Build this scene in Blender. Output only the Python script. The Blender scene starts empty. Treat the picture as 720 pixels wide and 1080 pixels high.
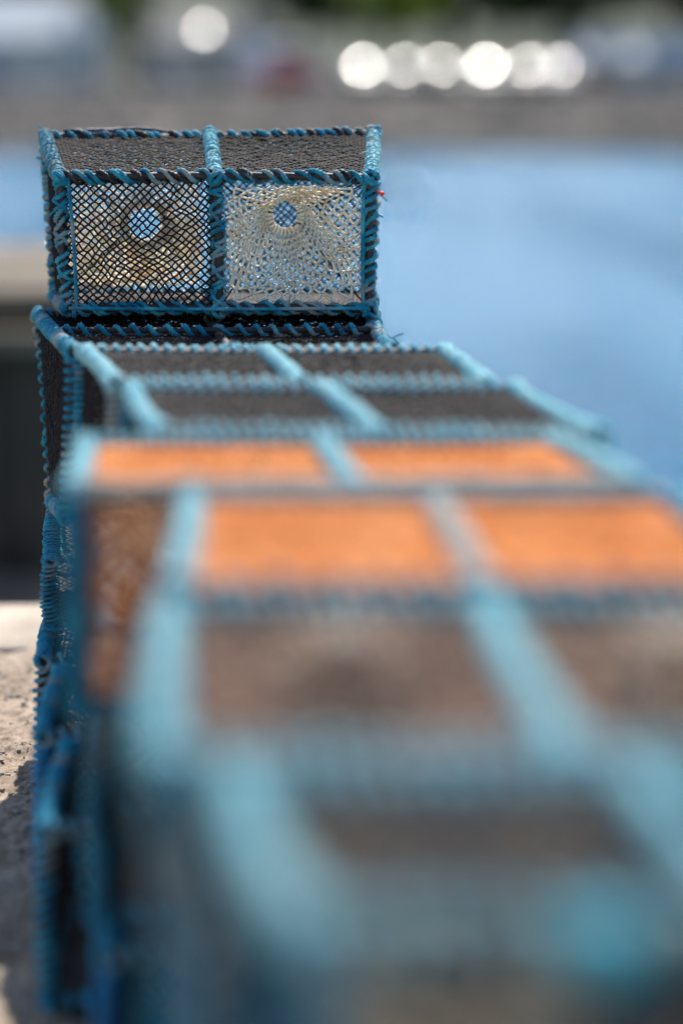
import bpy, math, random
import numpy as np
from mathutils import Vector, Matrix, noise as mnoise
random.seed(11); rng = np.random.default_rng(11)
scene = bpy.context.scene
COL = scene.collection
R = math.radians

# ------------------------------------------------------------------ mesh collecting
class MB:
    """collects quads / tris as numpy blocks, then links ONE mesh object"""
    def __init__(self): self.v=[]; self.q=[]; self.t=[]; self.n=0
    def add(self, v, q=None, t=None):
        v=np.asarray(v,float).reshape(-1,3)
        if q is not None and len(q): self.q.append(np.asarray(q,int).reshape(-1,4)+self.n)
        if t is not None and len(t): self.t.append(np.asarray(t,int).reshape(-1,3)+self.n)
        self.v.append(v); self.n+=len(v)
    def build(self, name, mat, parent=None, smooth=True, mats=None):
        v=np.concatenate(self.v)
        q=np.concatenate(self.q) if self.q else np.zeros((0,4),int)
        t=np.concatenate(self.t) if self.t else np.zeros((0,3),int)
        me=bpy.data.meshes.new(name)
        me.vertices.add(len(v)); me.vertices.foreach_set('co',v.astype(np.float32).ravel())
        me.loops.add(len(q)*4+len(t)*3)
        me.loops.foreach_set('vertex_index',np.concatenate([q.ravel(),t.ravel()]).astype(np.int32))
        me.polygons.add(len(q)+len(t))
        st=np.concatenate([np.arange(len(q))*4, len(q)*4+np.arange(len(t))*3]).astype(np.int32)
        me.polygons.foreach_set('loop_start',st)
        me.update(calc_edges=True); me.validate()
        me.polygons.foreach_set('use_smooth',np.full(len(me.polygons),bool(smooth)))
        if isinstance(mat,(list,tuple)):
            for m in mat: me.materials.append(m)
        else: me.materials.append(mat)
        o=bpy.data.objects.new(name,me); COL.objects.link(o)
        if parent: o.parent=parent
        return o
    def box(self, a, b, M=None):
        (x0,y0,z0),(x1,y1,z1)=a,b
        v=np.array([(x0,y0,z0),(x1,y0,z0),(x1,y1,z0),(x0,y1,z0),(x0,y0,z1),(x1,y0,z1),(x1,y1,z1),(x0,y1,z1)],float)
        if M is not None: v=np.array([tuple(M@Vector(p)) for p in v])
        self.add(v,[(0,3,2,1),(4,5,6,7),(0,1,5,4),(1,2,6,5),(2,3,7,6),(3,0,4,7)])
    def bevbox(self, a, b, r=.02, M=None):
        """box with chamfered edges"""
        import bmesh
        bm=bmesh.new(); bmesh.ops.create_cube(bm,size=1)
        s=Vector(b)-Vector(a); c=(Vector(a)+Vector(b))/2
        for vv in bm.verts: vv.co=Vector((vv.co.x*s.x,vv.co.y*s.y,vv.co.z*s.z))+c
        bmesh.ops.bevel(bm,geom=bm.edges[:],offset=r,segments=2,affect='EDGES',profile=.6)
        bm.verts.index_update()
        v=[tuple(M@x.co) if M is not None else tuple(x.co) for x in bm.verts]
        q=[];t=[]
        for f in bm.faces:
            i=[x.index for x in f.verts]
            if len(i)==4: q.append(i)
            else:
                for k in range(1,len(i)-1): t.append((i[0],i[k],i[k+1]))
        bm.free(); self.add(v,q,t)
    def sweep(self, path, r, k=8, lobes=0, twist=0., amp=.22, caps=True):
        path=np.asarray(path,float); N=len(path)
        tan=np.gradient(path,axis=0); tan/=np.linalg.norm(tan,axis=1)[:,None]+1e-12
        ref=np.array([0,0,1.]) if abs(tan[0][2])<.8 else np.array([1.,0,0])
        n=np.cross(tan[0],ref); n/=np.linalg.norm(n); ns=np.empty_like(path)
        for i in range(N):
            n=n-tan[i]*np.dot(n,tan[i]); n/=np.linalg.norm(n)+1e-12; ns[i]=n
        bs=np.cross(tan,ns)
        s=np.concatenate([[0],np.cumsum(np.linalg.norm(np.diff(path,axis=0),axis=1))])
        th=np.arange(k)/k*2*np.pi
        rr=np.broadcast_to(np.asarray(r,float),(N,))[:,None]*np.ones((1,k))
        if lobes: rr=rr*(1-amp+amp*np.abs(np.cos(lobes*.5*(th[None,:]-twist*s[:,None])))*1.5)
        v=path[:,None,:]+rr[...,None]*(np.cos(th)[None,:,None]*ns[:,None,:]+np.sin(th)[None,:,None]*bs[:,None,:])
        i=np.arange(N-1)[:,None]*k; j=np.arange(k)[None,:]; j2=(np.arange(k)+1)%k
        q=np.stack([i+j,i+j2[None,:],i+k+j2[None,:],i+k+j],-1).reshape(-1,4)
        V=v.reshape(-1,3); t=[]
        if caps:
            V=np.concatenate([V,path[:1],path[-1:]]); a=N*k; b=a+1
            for m in range(k):
                t.append((a,(m+1)%k,m)); t.append((b,(N-1)*k+m,(N-1)*k+(m+1)%k))
        self.add(V,q,t)
    def edges(self, p0, p1, r, k=4):
        """many straight thin prisms at once"""
        p0=np.asarray(p0); p1=np.asarray(p1); d=p1-p0
        d/=np.linalg.norm(d,axis=1)[:,None]+1e-9
        ref=np.where(np.abs(d[:,2:3])<.85,np.array([[0,0,1.]]),np.array([[1.,0,0]]))
        n=np.cross(d,ref); n/=np.linalg.norm(n,axis=1)[:,None]+1e-9; b=np.cross(d,n)
        th=np.arange(k)/k*2*np.pi
        ring=r*(np.cos(th)[None,:,None]*n[:,None]+np.sin(th)[None,:,None]*b[:,None])
        v=np.concatenate([p0[:,None]+ring,p1[:,None]+ring],1)   # E,2k,3
        E=len(p0); o=np.arange(E)[:,None]*2*k; j=np.arange(k)[None]; j2=((np.arange(k)+1)%k)[None]
        q=np.stack([o+j,o+j2,o+k+j2,o+k+j],-1).reshape(-1,4)
        self.add(v.reshape(-1,3),q)
    def blobs(self, c, r):
        c=np.asarray(c); o6=np.array([(1,0,0),(-1,0,0),(0,1,0),(0,-1,0),(0,0,1),(0,0,-1)],float)
        f=np.array([(0,2,4),(2,1,4),(1,3,4),(3,0,4),(2,0,5),(1,2,5),(3,1,5),(0,3,5)])
        v=c[:,None]+o6[None]*np.asarray(r).reshape(-1,1,1)
        self.add(v.reshape(-1,3),None,(f[None]+np.arange(len(c))[:,None,None]*6).reshape(-1,3))
    def grid(self, P):
        """P: n x m x 3 array of points"""
        n,m,_=P.shape
        i=np.arange(n-1)[:,None]*m; j=np.arange(m-1)[None]
        q=np.stack([i+j,i+j+1,i+m+j+1,i+m+j],-1).reshape(-1,4)
        self.add(P.reshape(-1,3),q)

def tag(o,label=None,cat=None,group=None,kind=None):
    if label: o['label']=label
    if cat: o['category']=cat
    if group: o['group']=group
    if kind: o['kind']=kind
    return o
def empty(name,loc=(0,0,0),rz=0.):
    o=bpy.data.objects.new(name,None); COL.objects.link(o); o.location=loc; o.rotation_euler=(0,0,rz)
    o.empty_display_size=.1; return o
def copy_tree(o,parent=None):
    c=o.copy(); COL.objects.link(c)
    if parent: c.parent=parent
    for ch in list(o.children): copy_tree(ch,c)
    return c

# ------------------------------------------------------------------ materials
def new_mat(name):
    m=bpy.data.materials.new(name); m.use_nodes=True
    nt=m.node_tree; b=nt.nodes['Principled BSDF']; return m,nt,b
def N(nt,t,**kw):
    n=nt.nodes.new(t)
    for k,v in kw.items():
        if k in n.inputs: n.inputs[k].default_value=v
        else: setattr(n,k,v)
    return n
def ramp(nt,fac,stops):
    r=nt.nodes.new('ShaderNodeValToRGB'); e=r.color_ramp.elements
    while len(e)<len(stops): e.new(.5)
    for i,(p,c) in enumerate(stops): e[i].position=p; e[i].color=(*c,1)
    nt.links.new(fac,r.inputs['Fac']); return r
def noisy(name,stops,scale=8,detail=5,rough=.8,bump=0.,bscale=None,metal=0.,ior=1.45,coord='Object',dist=.01,bscale2=None,spec=None):
    m,nt,b=new_mat(name); L=nt.links.new
    tc=N(nt,'ShaderNodeTexCoord'); n=N(nt,'ShaderNodeTexNoise',Scale=scale,Detail=detail,Roughness=.6)
    L(tc.outputs[coord],n.inputs['Vector'])
    rp=ramp(nt,n.outputs['Fac'],stops); L(rp.outputs['Color'],b.inputs['Base Color'])
    b.inputs['Roughness'].default_value=rough; b.inputs['Metallic'].default_value=metal; b.inputs['IOR'].default_value=ior
    if spec is not None: b.inputs['Specular IOR Level'].default_value=spec
    if bump:
        n2=N(nt,'ShaderNodeTexNoise',Scale=bscale or scale*3,Detail=6,Roughness=.65); L(tc.outputs[coord],n2.inputs['Vector'])
        bp=N(nt,'ShaderNodeBump',Strength=bump,Distance=dist); L(n2.outputs['Fac'],bp.inputs['Height']); L(bp.outputs['Normal'],b.inputs['Normal'])
    return m
def flat(name,c,rough=.6,metal=0.,ior=1.45,var=.12,scale=3.):
    lo=tuple(x*(1-var) for x in c); hi=tuple(min(1,x*(1+var)) for x in c)
    return noisy(name,[(.3,lo),(.7,hi)],scale=scale,rough=rough,metal=metal,ior=ior)
def rope_mat(name,a,bcol,c,grey=(.30,.32,.30),greyamt=.60):
    """weathered polyprop rope: dye, faded dye and grey grime patches, fuzzy sheen"""
    m,nt,b=new_mat(name); L=nt.links.new
    tc=N(nt,'ShaderNodeTexCoord')
    n1=N(nt,'ShaderNodeTexNoise',Scale=22.,Detail=6.,Roughness=.7); L(tc.outputs['Object'],n1.inputs['Vector'])
    r1=ramp(nt,n1.outputs['Fac'],[(.30,a),(.50,bcol),(.70,c)])
    n2=N(nt,'ShaderNodeTexNoise',Scale=7.,Detail=4.,Roughness=.6); L(tc.outputs['Object'],n2.inputs['Vector'])
    r2=ramp(nt,n2.outputs['Fac'],[(greyamt-.06,(0,0,0)),(greyamt+.08,(1,1,1))])
    mx=N(nt,'ShaderNodeMix',data_type='RGBA'); L(r2.outputs['Color'],mx.inputs['Factor'])
    L(r1.outputs['Color'],mx.inputs['A']); mx.inputs['B'].default_value=(*grey,1)
    L(mx.outputs['Result'],b.inputs['Base Color'])
    n3=N(nt,'ShaderNodeTexNoise',Scale=900.,Detail=3.); L(tc.outputs['Object'],n3.inputs['Vector'])
    bp=N(nt,'ShaderNodeBump',Strength=.5,Distance=.001); L(n3.outputs['Fac'],bp.inputs['Height']); L(bp.outputs['Normal'],b.inputs['Normal'])
    b.inputs['Roughness'].default_value=.8; b.inputs['Specular IOR Level'].default_value=.25
    b.inputs['Sheen Weight'].default_value=.12; b.inputs['Sheen Roughness'].default_value=.4
    return m
M={}
M['rope']=rope_mat('teal_rope',(.003,.085,.165),(.006,.21,.33),(.09,.42,.49),greyamt=.57)
M['rope_highlight']=rope_mat('highlight_cyan_rope',(.03,.40,.55),(.06,.52,.66),(.20,.62,.70),greyamt=.8)  # cyan that paints a highlight onto the nearest rail
M['rope_lifted']=rope_mat('lifted_teal_rope',(.004,.13,.25),(.010,.27,.42),(.10,.45,.54),greyamt=.58)  # teal brightened in colour so the shaded lower creels look better lit
M['rope_pale']=rope_mat('faded_teal_rope',(.06,.35,.45),(.23,.51,.57),(.36,.60,.63),greyamt=.62)
M['rope_grey']=rope_mat('grey_green_rope',(.10,.18,.19),(.18,.25,.25),(.30,.36,.35),grey=(.05,.25,.36),greyamt=.58)
M['rope_vivid']=rope_mat('bright_blue_rope',(.001,.18,.46),(.002,.27,.62),(.02,.36,.70),greyamt=.75)
M['rope_faded']=rope_mat('bleached_rope',(.30,.33,.32),(.42,.42,.38),(.52,.50,.45),greyamt=.75)
M['core']=noisy('black_bar_rope',[(.35,(.012,.012,.015)),(.62,(.035,.032,.034)),(.78,(.16,.09,.05))],scale=30,rough=.6,bump=.4,bscale=500,dist=.002)
M['net']=noisy('black_netting',[(.3,(.006,.005,.007)),(.6,(.018,.014,.015)),(.8,(.06,.042,.034))],scale=35,rough=.75,spec=.2)
M['net_brown']=noisy('brown_netting',[(.3,(.06,.035,.025)),(.7,(.17,.10,.07))],scale=25,rough=.75,spec=.25)
M['net_orange']=noisy('orange_netting',[(.3,(.52,.15,.032)),(.5,(.66,.22,.055)),(.72,(.76,.32,.12))],scale=7,rough=.8,spec=.15)
M['cream']=noisy('cream_netting',[(.3,(.72,.56,.40)),(.5,(.93,.80,.64)),(.72,(.96,.90,.80))],scale=25,rough=.8,spec=.2)
def translucent(m,amt):
    nt=m.node_tree; b=nt.nodes['Principled BSDF']; out=nt.nodes['Material Output']
    tr=nt.nodes.new('ShaderNodeBsdfTranslucent'); mixs=nt.nodes.new('ShaderNodeMixShader'); mixs.inputs[0].default_value=amt
    nt.links.new(b.inputs['Base Color'].links[0].from_socket,tr.inputs['Color'])
    nt.links.new(b.outputs[0],mixs.inputs[1]); nt.links.new(tr.outputs[0],mixs.inputs[2]); nt.links.new(mixs.outputs[0],out.inputs['Surface'])
b_=M['cream'].node_tree.nodes['Principled BSDF']; b_.inputs['Subsurface Weight'].default_value=1.; b_.inputs['Subsurface Scale'].default_value=.004; b_.inputs['Subsurface Radius'].default_value=(1.,.8,.55)
translucent(M['net_orange'],.15)
M['rust_net']=noisy('rusty_netting',[(.3,(.29,.165,.11)),(.7,(.48,.31,.22))],scale=20,rough=.8,spec=.2)
M['mat']=noisy('rubber_base',[(.3,(.05,.042,.038)),(.7,(.16,.135,.12))],scale=14,rough=.8,bump=.5,bscale=120,dist=.004)
M['red']=flat('red_twine',(.75,.05,.02),.5)
M['navy']=noisy('navy_rope',[(.3,(.01,.015,.035)),(.7,(.03,.05,.10))],scale=40,rough=.7)

# ------------------------------------------------------------------ creel building
def bez(p0,p1,n,bend):
    p0=np.asarray(p0,float);p1=np.asarray(p1,float);t=np.linspace(0,1,n)[:,None]
    return p0+(p1-p0)*t+np.asarray(bend)[None]*np.sin(np.pi*t)
def frame_of(p0,p1):
    d=np.asarray(p1,float)-np.asarray(p0,float);d/=np.linalg.norm(d)
    ref=np.array([0,0,1.]) if abs(d[2])<.8 else np.array([1.,0,0])
    n=np.cross(d,ref);n/=np.linalg.norm(n);return d,n,np.cross(d,n)
def fray(mb,pts,n,ln=.008):
    idx=rng.integers(0,len(pts),n); p=pts[idx]; d=rng.normal(size=(n,3)); d/=np.linalg.norm(d,axis=1)[:,None]
    mb.edges(p+d*.002,p+d*(.003+ln*rng.random((n,1))),.00035,3)
def helix_lash(mb,path,rc,rr,pitch,q,start=0.,lo=0.,hi=1.,fuzz=True,hand=1,wob=.55):
    L=np.linalg.norm(path[-1]-path[0])*(hi-lo); turns=max(1,L/pitch); seg={3:38,2:26,1:18}[q]
    n=int(turns*seg)+2; t=np.linspace(lo,hi,n)
    d,nn,b=frame_of(path[0],path[-1])
    c=np.stack([np.interp(t,np.linspace(0,1,len(path)),path[:,i]) for i in range(3)],1)
    ph=np.linspace(0,turns*2*np.pi,n)+start
    ph=hand*(ph+wob*np.interp(t,np.linspace(lo,hi,14),rng.normal(size=14)))
    rad=rc+rr*.72+.0012*np.interp(t,np.linspace(lo,hi,30),rng.normal(size=30))
    h=c+rad[:,None]*(np.cos(ph)[:,None]*nn+np.sin(ph)[:,None]*b)
    rv=rr*(1+.10*np.interp(t,np.linspace(lo,hi,40),rng.normal(size=40)))
    mb.sweep(h,rv,{3:12,2:9,1:8}[q],3,2*np.pi/.013*.5,.46)
    if q==3 and fuzz: fray(mb,h,int(L*650))
def knot(mb,c,r,rr,q,turns=3):
    n={3:70,2:44,1:28}[q]; t=np.linspace(0,2*np.pi,n); a,b_,c_=rng.integers(2,5,3); o=rng.random(3)*6
    p=np.stack([np.sin(a*t+o[0]),np.sin((b_+1)*t+o[1]),np.cos(c_*t+o[2])],1)
    p/=np.linalg.norm(p,axis=1)[:,None]+.25
    mb.sweep(np.asarray(c)+p*r*1.15,rr,9 if q==3 else 6,3 if q==3 else 0,200,.2)
    if q==3: fray(mb,np.asarray(c)+p*r*1.2,60,.010)

def net_lattice(mb,P,nu,nv,r,k,jit,sag,nrm,knots=0.,skip=None,slack=.0):
    """diamond netting over P(u,v); sag pushes the middle along nrm"""
    I,J=np.meshgrid(np.arange(2*nu+1),np.arange(2*nv+1),indexing='ij')
    U=I/(2*nu);V=J/(2*nv)
    pos=P(U[...,None],V[...,None])
    w=(np.sin(np.pi*U)*np.sin(np.pi*V))[...,None]
    lowf=np.sin(U*7.3+V*3.1)[...,None]*.35+1
    if knots:                                           # hand-hung net: meshes drift and pull unevenly
        o6=rng.random(6)*6; du=P(1.,0.)-P(0.,0.); dv=P(0.,1.)-P(0.,0.); du=du/np.linalg.norm(du); dv=dv/np.linalg.norm(dv)
        inn=np.minimum(1,2.2*w)
        pos=pos+inn*.0055*(np.sin(5*U+4*V+o6[0])+.7*np.sin(11*U-7*V+o6[1]))[...,None]*du+inn*.0055*(np.sin(4*U-6*V+o6[2])+.7*np.sin(9*V+8*U+o6[3]))[...,None]*dv
    pos=pos+w*lowf*sag*np.asarray(nrm)
    inner=np.minimum(1,4*w)
    pos=pos+rng.normal(size=pos.shape)*jit*inner
    even=(I+J)%2==0
    A=[];B=[]
    for dj in (1,-1):
        j0,j1=(0,2*nv) if dj==1 else (1,2*nv+1)
        a=pos[:-1,j0:j1];b=pos[1:,j0+dj:j1+dj];m=even[:-1,j0:j1]
        A.append(a[m]);B.append(b[m])
    A=np.concatenate(A);B=np.concatenate(B)
    if skip is not None:
        mid=(A+B)/2; ok=~skip(mid); A=A[ok];B=B[ok]
    mb.edges(A,B,r,k)
    if knots: mb.blobs(pos[even],knots)
def bilin(a,b,c,d):
    a,b,c,d=[np.asarray(x,float) for x in (a,b,c,d)]
    return lambda u,v:(1-u)*(1-v)*a+u*(1-v)*b+u*v*c+(1-u)*v*d
def nrm_of(a,b,c,d):
    n=np.cross(np.asarray(b)-np.asarray(a),np.asarray(d)-np.asarray(a)); return n/np.linalg.norm(n)

def funnel(face,ring_c,ring_r,ring_n,parent,q,matn='cream',mouth=.88):
    """entrance eye: a cone of netting from a bay of the frame to a whipped hoop"""
    a,b,c,d=[np.asarray(x,float) for x in face]
    P=bilin(a,b,c,d); ctr=P(.5,.5)
    n={3:60,2:70,1:56}[q]; m={3:13,2:12,1:8}[q]; rt={3:.0023,2:.0018,1:.0034}[q]
    rc=np.asarray(ring_c,float); rn=np.asarray(ring_n,float)/np.linalg.norm(ring_n)
    x=np.asarray(b)-np.asarray(a); x-=rn*np.dot(x,rn); x/=np.linalg.norm(x); y=np.cross(rn,x)
    if np.dot(y,np.asarray(d)-np.asarray(a))<0: y=-y
    I,J=np.meshgrid(np.arange(n),np.arange(m+1),indexing='ij'); th=2*np.pi*I/n+.02*J; t=(J/m)
    ct,st=np.cos(th),np.sin(th); s=mouth/np.maximum(np.abs(ct),np.abs(st))**.86
    u=.5+.5*ct*s; v=.5+.5*st*s; u=np.clip(u,.03,.97); v=np.clip(v,.03,.97)
    outer=P(u[...,None],v[...,None])
    inner=rc+ring_r*1.12*(ct[...,None]*x+st[...,None]*y)
    w=(t**.85)[...,None]; pos=outer*(1-w)+inner*w
    sagv=np.sin(np.pi*t)[...,None]*np.array([0,0,-1.])*(.012+.010*np.sin(th*3+1))[...,None]
    pos=pos+sagv+rng.normal(size=pos.shape)*.0014*(np.sin(np.pi*t)[...,None])
    even=(I+J)%2==0; A=[];B=[]
    for di in (1,-1):
        aa=pos[:,:-1]; bb=np.roll(pos,-di,axis=0)[:,1:]; mm=even[:,:-1]
        A.append(aa[mm]);B.append(bb[mm])
    mb=MB(); A=np.concatenate(A); B=np.concatenate(B); mb.edges(A,B,rt,4)
    if q==3:                                            # the lower half of the funnel is laced with a second skirt of netting
        cz=rc[2]; low=(A[:,2]+B[:,2])/2<cz+.01
        sh=rn*.006+x*.004+rng.normal(size=(low.sum(),3))*.0012
        mb.edges(A[low]+sh,B[low]+sh,rt*.9,4)
    if q==3: mb.blobs(pos[even],.0021)
    f=mb.build('entrance_funnel',M[matn],parent)
    mb=MB(); T=np.linspace(0,2*np.pi,40); rr=ring_r+.004
    hoop=rc+rr*(np.cos(T)[:,None]*x+np.sin(T)[:,None]*y); mb.sweep(hoop,.0045,8)
    nw=27
    for k in range(nw):                                 # whipping of twine round the hoop
        if rng.random()<.12: continue
        a0=2*np.pi*k/nw+rng.normal()*.02; e=np.linspace(0,2*np.pi,10)
        rad=np.cos(a0)*x+np.sin(a0)*y; tng=-np.sin(a0)*x+np.cos(a0)*y
        pr=rc+rr*rad+(.0075*np.cos(e)[:,None]*rad+.0075*np.sin(e)[:,None]*rn)+tng*np.linspace(-.003,.003,10)[:,None]
        mb.sweep(pr,.0030,6)
        tail=np.stack([rc+rr*rad,rc+(rr+.010)*rad,rc+(rr+.026)*rad+tng*.006]); mb.sweep(tail,.0022,5)
    mb.build('eye_hoop',M['cream'],f)
    if q==3:                                            # dark guys that hold the hoop in place
        for (uu,vv,ang) in ((.02,.97,2.9),(.06,.99,2.75),(.97,.97,.25),(.93,.99,.4),(.02,.04,3.6),(.97,.04,-.5)):
            mb=MB(); e=rc+rr*(np.cos(ang)*x+np.sin(ang)*y); p=P(uu,vv)
            mb.sweep(bez(p,e,8,(0,0,-.006)),.0017,5); mb.blobs([e],.008); mb.build('guy_line',M['net'],f)
    return f

def make_creel(c8,label,group=None,q=1,top='net',ends='net',sides='net',rope='rope',rope_top=None,cell=.016,twine=.0012,
               pitch=.030,end_pitch=None,rc=.0085,rr=.0042,eyes=True,long_name='lobster_creel',spec=None,top_skip=None,base=True,
               front_eyes=True,top_cell=None,front_mat=None):
    """c8: bottom FL,FR,BR,BL then top FL,FR,BR,BL of the frame centre lines (world metres)"""
    c=np.asarray(c8,float); org=np.array([c[:4,0].mean(),c[:4,1].mean(),c[:4,2].min()-.012])
    root=empty(long_name,tuple(org)); tag(root,label,'creel',group or 'lobster creels stacked along the quay')
    c=c-org; mid=lambda a,b:(c[a]+c[b])/2
    m={'fb':mid(0,1),'bb':mid(3,2),'ft':mid(4,5),'bt':mid(7,6)}
    rope_top=rope_top or rope; end_pitch=end_pitch or pitch
    bars=[ # name, p0, p1, rope, pitch
     ('front_rail',c[0],c[1],rope,pitch),('back_rail',c[3],c[2],rope,pitch),
     ('front_rail',c[4],c[5],rope_top,pitch),('back_rail',c[7],c[6],rope_top,pitch),
     ('end_rail',c[0],c[3],rope,end_pitch),('end_rail',c[1],c[2],rope,end_pitch),
     ('end_rail',c[4],c[7],rope_top,end_pitch),('end_rail',c[5],c[6],rope_top,end_pitch),
     ('corner_post',c[0],c[4],rope,end_pitch),('corner_post',c[1],c[5],rope,end_pitch),
     ('corner_post',c[3],c[7],rope,end_pitch),('corner_post',c[2],c[6],rope,end_pitch),
     ('middle_hoop',m['fb'],m['ft'],rope,end_pitch*1.05),('middle_hoop',m['ft'],m['bt'],rope_top,end_pitch),
     ('middle_hoop',m['bt'],m['bb'],rope,end_pitch*1.1),('middle_hoop',m['bb'],m['fb'],rope,pitch)]
    spec=spec or {}
    for i,(nm,p0,p1,rp,pt) in enumerate(bars):
        s=spec.get(i,{}); pt=s.get('pitch',pt); rp=s.get('rope',rp)
        path=bez(p0,p1,24 if q<3 else 60,rng.normal(size=3)*.0035)
        mb=MB(); mb.sweep(path,rc,10 if q==3 else 7,3 if q==3 else 0,260,.14)
        bar=mb.build(nm,M['core'],root)
        mb=MB(); rr2=s.get('rr',rr)*(1+.12*(rng.random()-.5))
        ns=s.get('starts',1); ph0=rng.random()*6
        for k_ in range(ns): helix_lash(mb,path,rc,rr2*(1-.12*k_),pt,q,ph0+k_*2*np.pi/ns+.18*rng.normal(),wob=s.get('wob',.55))
        if s.get('black'):
            mk=MB(); helix_lash(mk,path,rc,.0040,pt,q,ph0+np.pi/ns,wob=s.get('wob',.55)); mk.build('black_lashing',M['core'],bar)
        if q==3:
            for e_ in range(3):                         # loose ends of twine
                u_=rng.random(); p_=path[0]+(path[-1]-path[0])*u_; d_=rng.normal(size=3); d_/=np.linalg.norm(d_); tt=np.linspace(0,1,8)[:,None]
                mb.sweep(p_+d_*(rc+.024*tt)+rng.normal(size=3)*.010*tt**2+np.array([0,0,-.008])*tt**2,.0017,5)
        if s.get('counter'): helix_lash(mb,path,rc+.0015,rr2*.8,s['counter'],q,rng.random()*6,hand=-1,wob=.9)
        if s.get('double'): helix_lash(mb,path,rc,rr2*.85,pt*1.35,q,rng.random()*6)
        if s.get('strand'):
            off=np.asarray(s['strand']); mb.sweep(bez(p0+off,p1+off,60,rng.normal(size=3)*.004),rr*.9,9,3,200,.2)
        mb.build('rope_lashing',M[rp],bar)
        if s.get('grey'):
            mb=MB(); helix_lash(mb,path,rc+.001,rr*.95,s['grey'],q,rng.random()*6); mb.build('worn_lashing',M['rope_grey'],bar)
    mb=MB()
    for p in list(c)+list(m.values()):
        mb=MB(); knot(mb,p,.017,rr*1.05,q); mb.build('knot',M[rope_top if p[2]>c[:,2].mean() else rope],root)
    # ---- netting: top, two ends, front and back bays, base
    k=4 if q>1 else 3; kn={3:.0023,2:0,1:0}[q]; jit=.0013
    def panel(nm,a,b,cc,d,mt,sag=.008,cl=cell,skip=None,tw=twine,parent=root):
        lu=np.linalg.norm(np.asarray(b)-a); lv=np.linalg.norm(np.asarray(d)-a)
        mb=MB(); net_lattice(mb,bilin(a,b,cc,d),max(3,int(lu/cl)),max(3,int(lv/(cl*.92))),tw,k,jit,sag,nrm_of(a,b,cc,d),kn,skip)
        return mb.build(nm,M[mt],parent)
    panel('top_net',c[4],c[5],c[6],c[7],top,-.010,top_cell or cell)
    panel('end_net',c[0],c[3],c[7],c[4],ends,-.006)
    panel('end_net',c[1],c[2],c[6],c[5],ends,.006)
    fm=front_mat or sides
    if eyes:
        panel('front_net',c[0],m['fb'],m['ft'],c[4],fm,-.010)
        panel('back_net',m['bb'],c[2],c[6],m['bt'],sides,.006)
        return_eye=[]
        # right bay eye opens from the front, left bay eye from the back
        for (f,depth,e) in (((m['fb'],c[1],c[5],m['ft']),1,eyes[0] if eyes is not True else None),
                          ((c[3],m['bb'],m['bt'],c[7]),-1,eyes[1] if eyes is not True else None)):
            if e is None:
                ctr=sum(np.asarray(x) for x in f)/4; dep=(c[3]-c[0])*.22*depth; e=(ctr+dep+np.array([0,0,.015]),.040)
            else: e=(np.asarray(e[0])-org,e[1])
            funnel(f,e[0],e[1],(c[3]-c[0])*depth,root,q)
    else:
        panel('front_net',c[0],c[1],c[5],c[4],fm,-.010); panel('back_net',c[3],c[2],c[6],c[7],sides,.006)
    if base:
        mb=MB(); a,b,cc,d=[x*.965+c[:4].mean(0)*.035 for x in c[:4]]; P=bilin(a,b,cc,d)
        g=np.array([[P(u,v) for v in np.linspace(0,1,8)] for u in np.linspace(0,1,16)])
        g=g+rng.normal(size=g.shape)*np.array([0,0,.0012]); up=g+np.array([0,0,.006])
        mb.grid(up); mb.grid(g[::-1])
        for e in (0,-1): mb.grid(np.stack([g[e],up[e]],0)); mb.grid(np.stack([g[:,e],up[:,e]],0))
        mb.build('base_mat',M['mat'],root)
    return root,org,c

def box8(fl,fr,br,bl,zb,zt,inset=0.,top=None):
    """corners in plan (x,y) to 8 corners; inset spreads the bottom outward"""
    pl=np.array([fl,fr,br,bl],float); ctr=pl.mean(0)
    bt=ctr+(pl-ctr)*(1+inset)
    zt=np.broadcast_to(np.asarray(zt,float),(4,)); zb=np.broadcast_to(np.asarray(zb,float),(4,))
    return np.concatenate([np.c_[bt,zb],np.c_[pl,zt]])

# --- the sharp creel on top of the stack
cA=np.array([(-.562,4.985,.908),(.058,4.985,.908),(.060,5.27,.908),(-.622,5.27,.908),
             (-.574,4.985,1.178),(.060,4.985,1.178),(.070,5.30,1.258),(-.640,5.30,1.250)])
tight={'pitch':.0135}
A,orgA,_=make_creel(cA,'small black netted creel perched highest above the row, with two cream entrance eyes',q=3,
    cell=.0165,twine=.0019,pitch=.038,end_pitch=.022,rc=.0085,rr=.0043,top_cell=.0155,
    eyes=(((-.117,5.075,1.096),.031),((-.420,5.195,1.070),.038)),
    spec={0:dict(pitch=.072,starts=2,strand=(0,-.012,.004),double=True),1:dict(pitch=.05,starts=2),2:dict(pitch=.070,starts=2,rr=.0047,wob=.7,black=1),3:dict(pitch=.062,starts=2,rr=.0044,wob=.8,black=1),
          6:dict(pitch=.030,starts=2,grey=.024,rr=.0046,wob=1.),7:dict(pitch=.030,starts=2,rope='rope_pale',counter=.05,rr=.0046,wob=1.),
          8:dict(pitch=.040,starts=2,rr=.0046,counter=.07,strand=(.016,-.006,0),wob=.9),10:dict(pitch=.036,starts=2,grey=.022,rr=.0048,wob=1.),9:dict(pitch=.040,starts=2,wob=.9,strand=(-.013,-.004,0)),11:dict(pitch=.026,wob=1.,grey=.04),
          12:dict(pitch=.040,starts=2,rr=.0046,counter=.055,wob=1.),13:dict(pitch=.032,starts=2,rope='rope_pale',counter=.05,wob=1.),14:dict(pitch=.022)})
mb=MB()
for k in range(5):
    s=np.array([-.60+.02*k,5.30,1.262]); e=s+np.array([.11+.02*k,.012*k,-.004*k]); mb.sweep(bez(s,e,16,(0,.01,.003+.002*k)),.0036,8,3,220,.2)
fo=mb.build('loose_rope_end',M['navy'],A); fo.location=-Vector(orgA)
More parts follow.
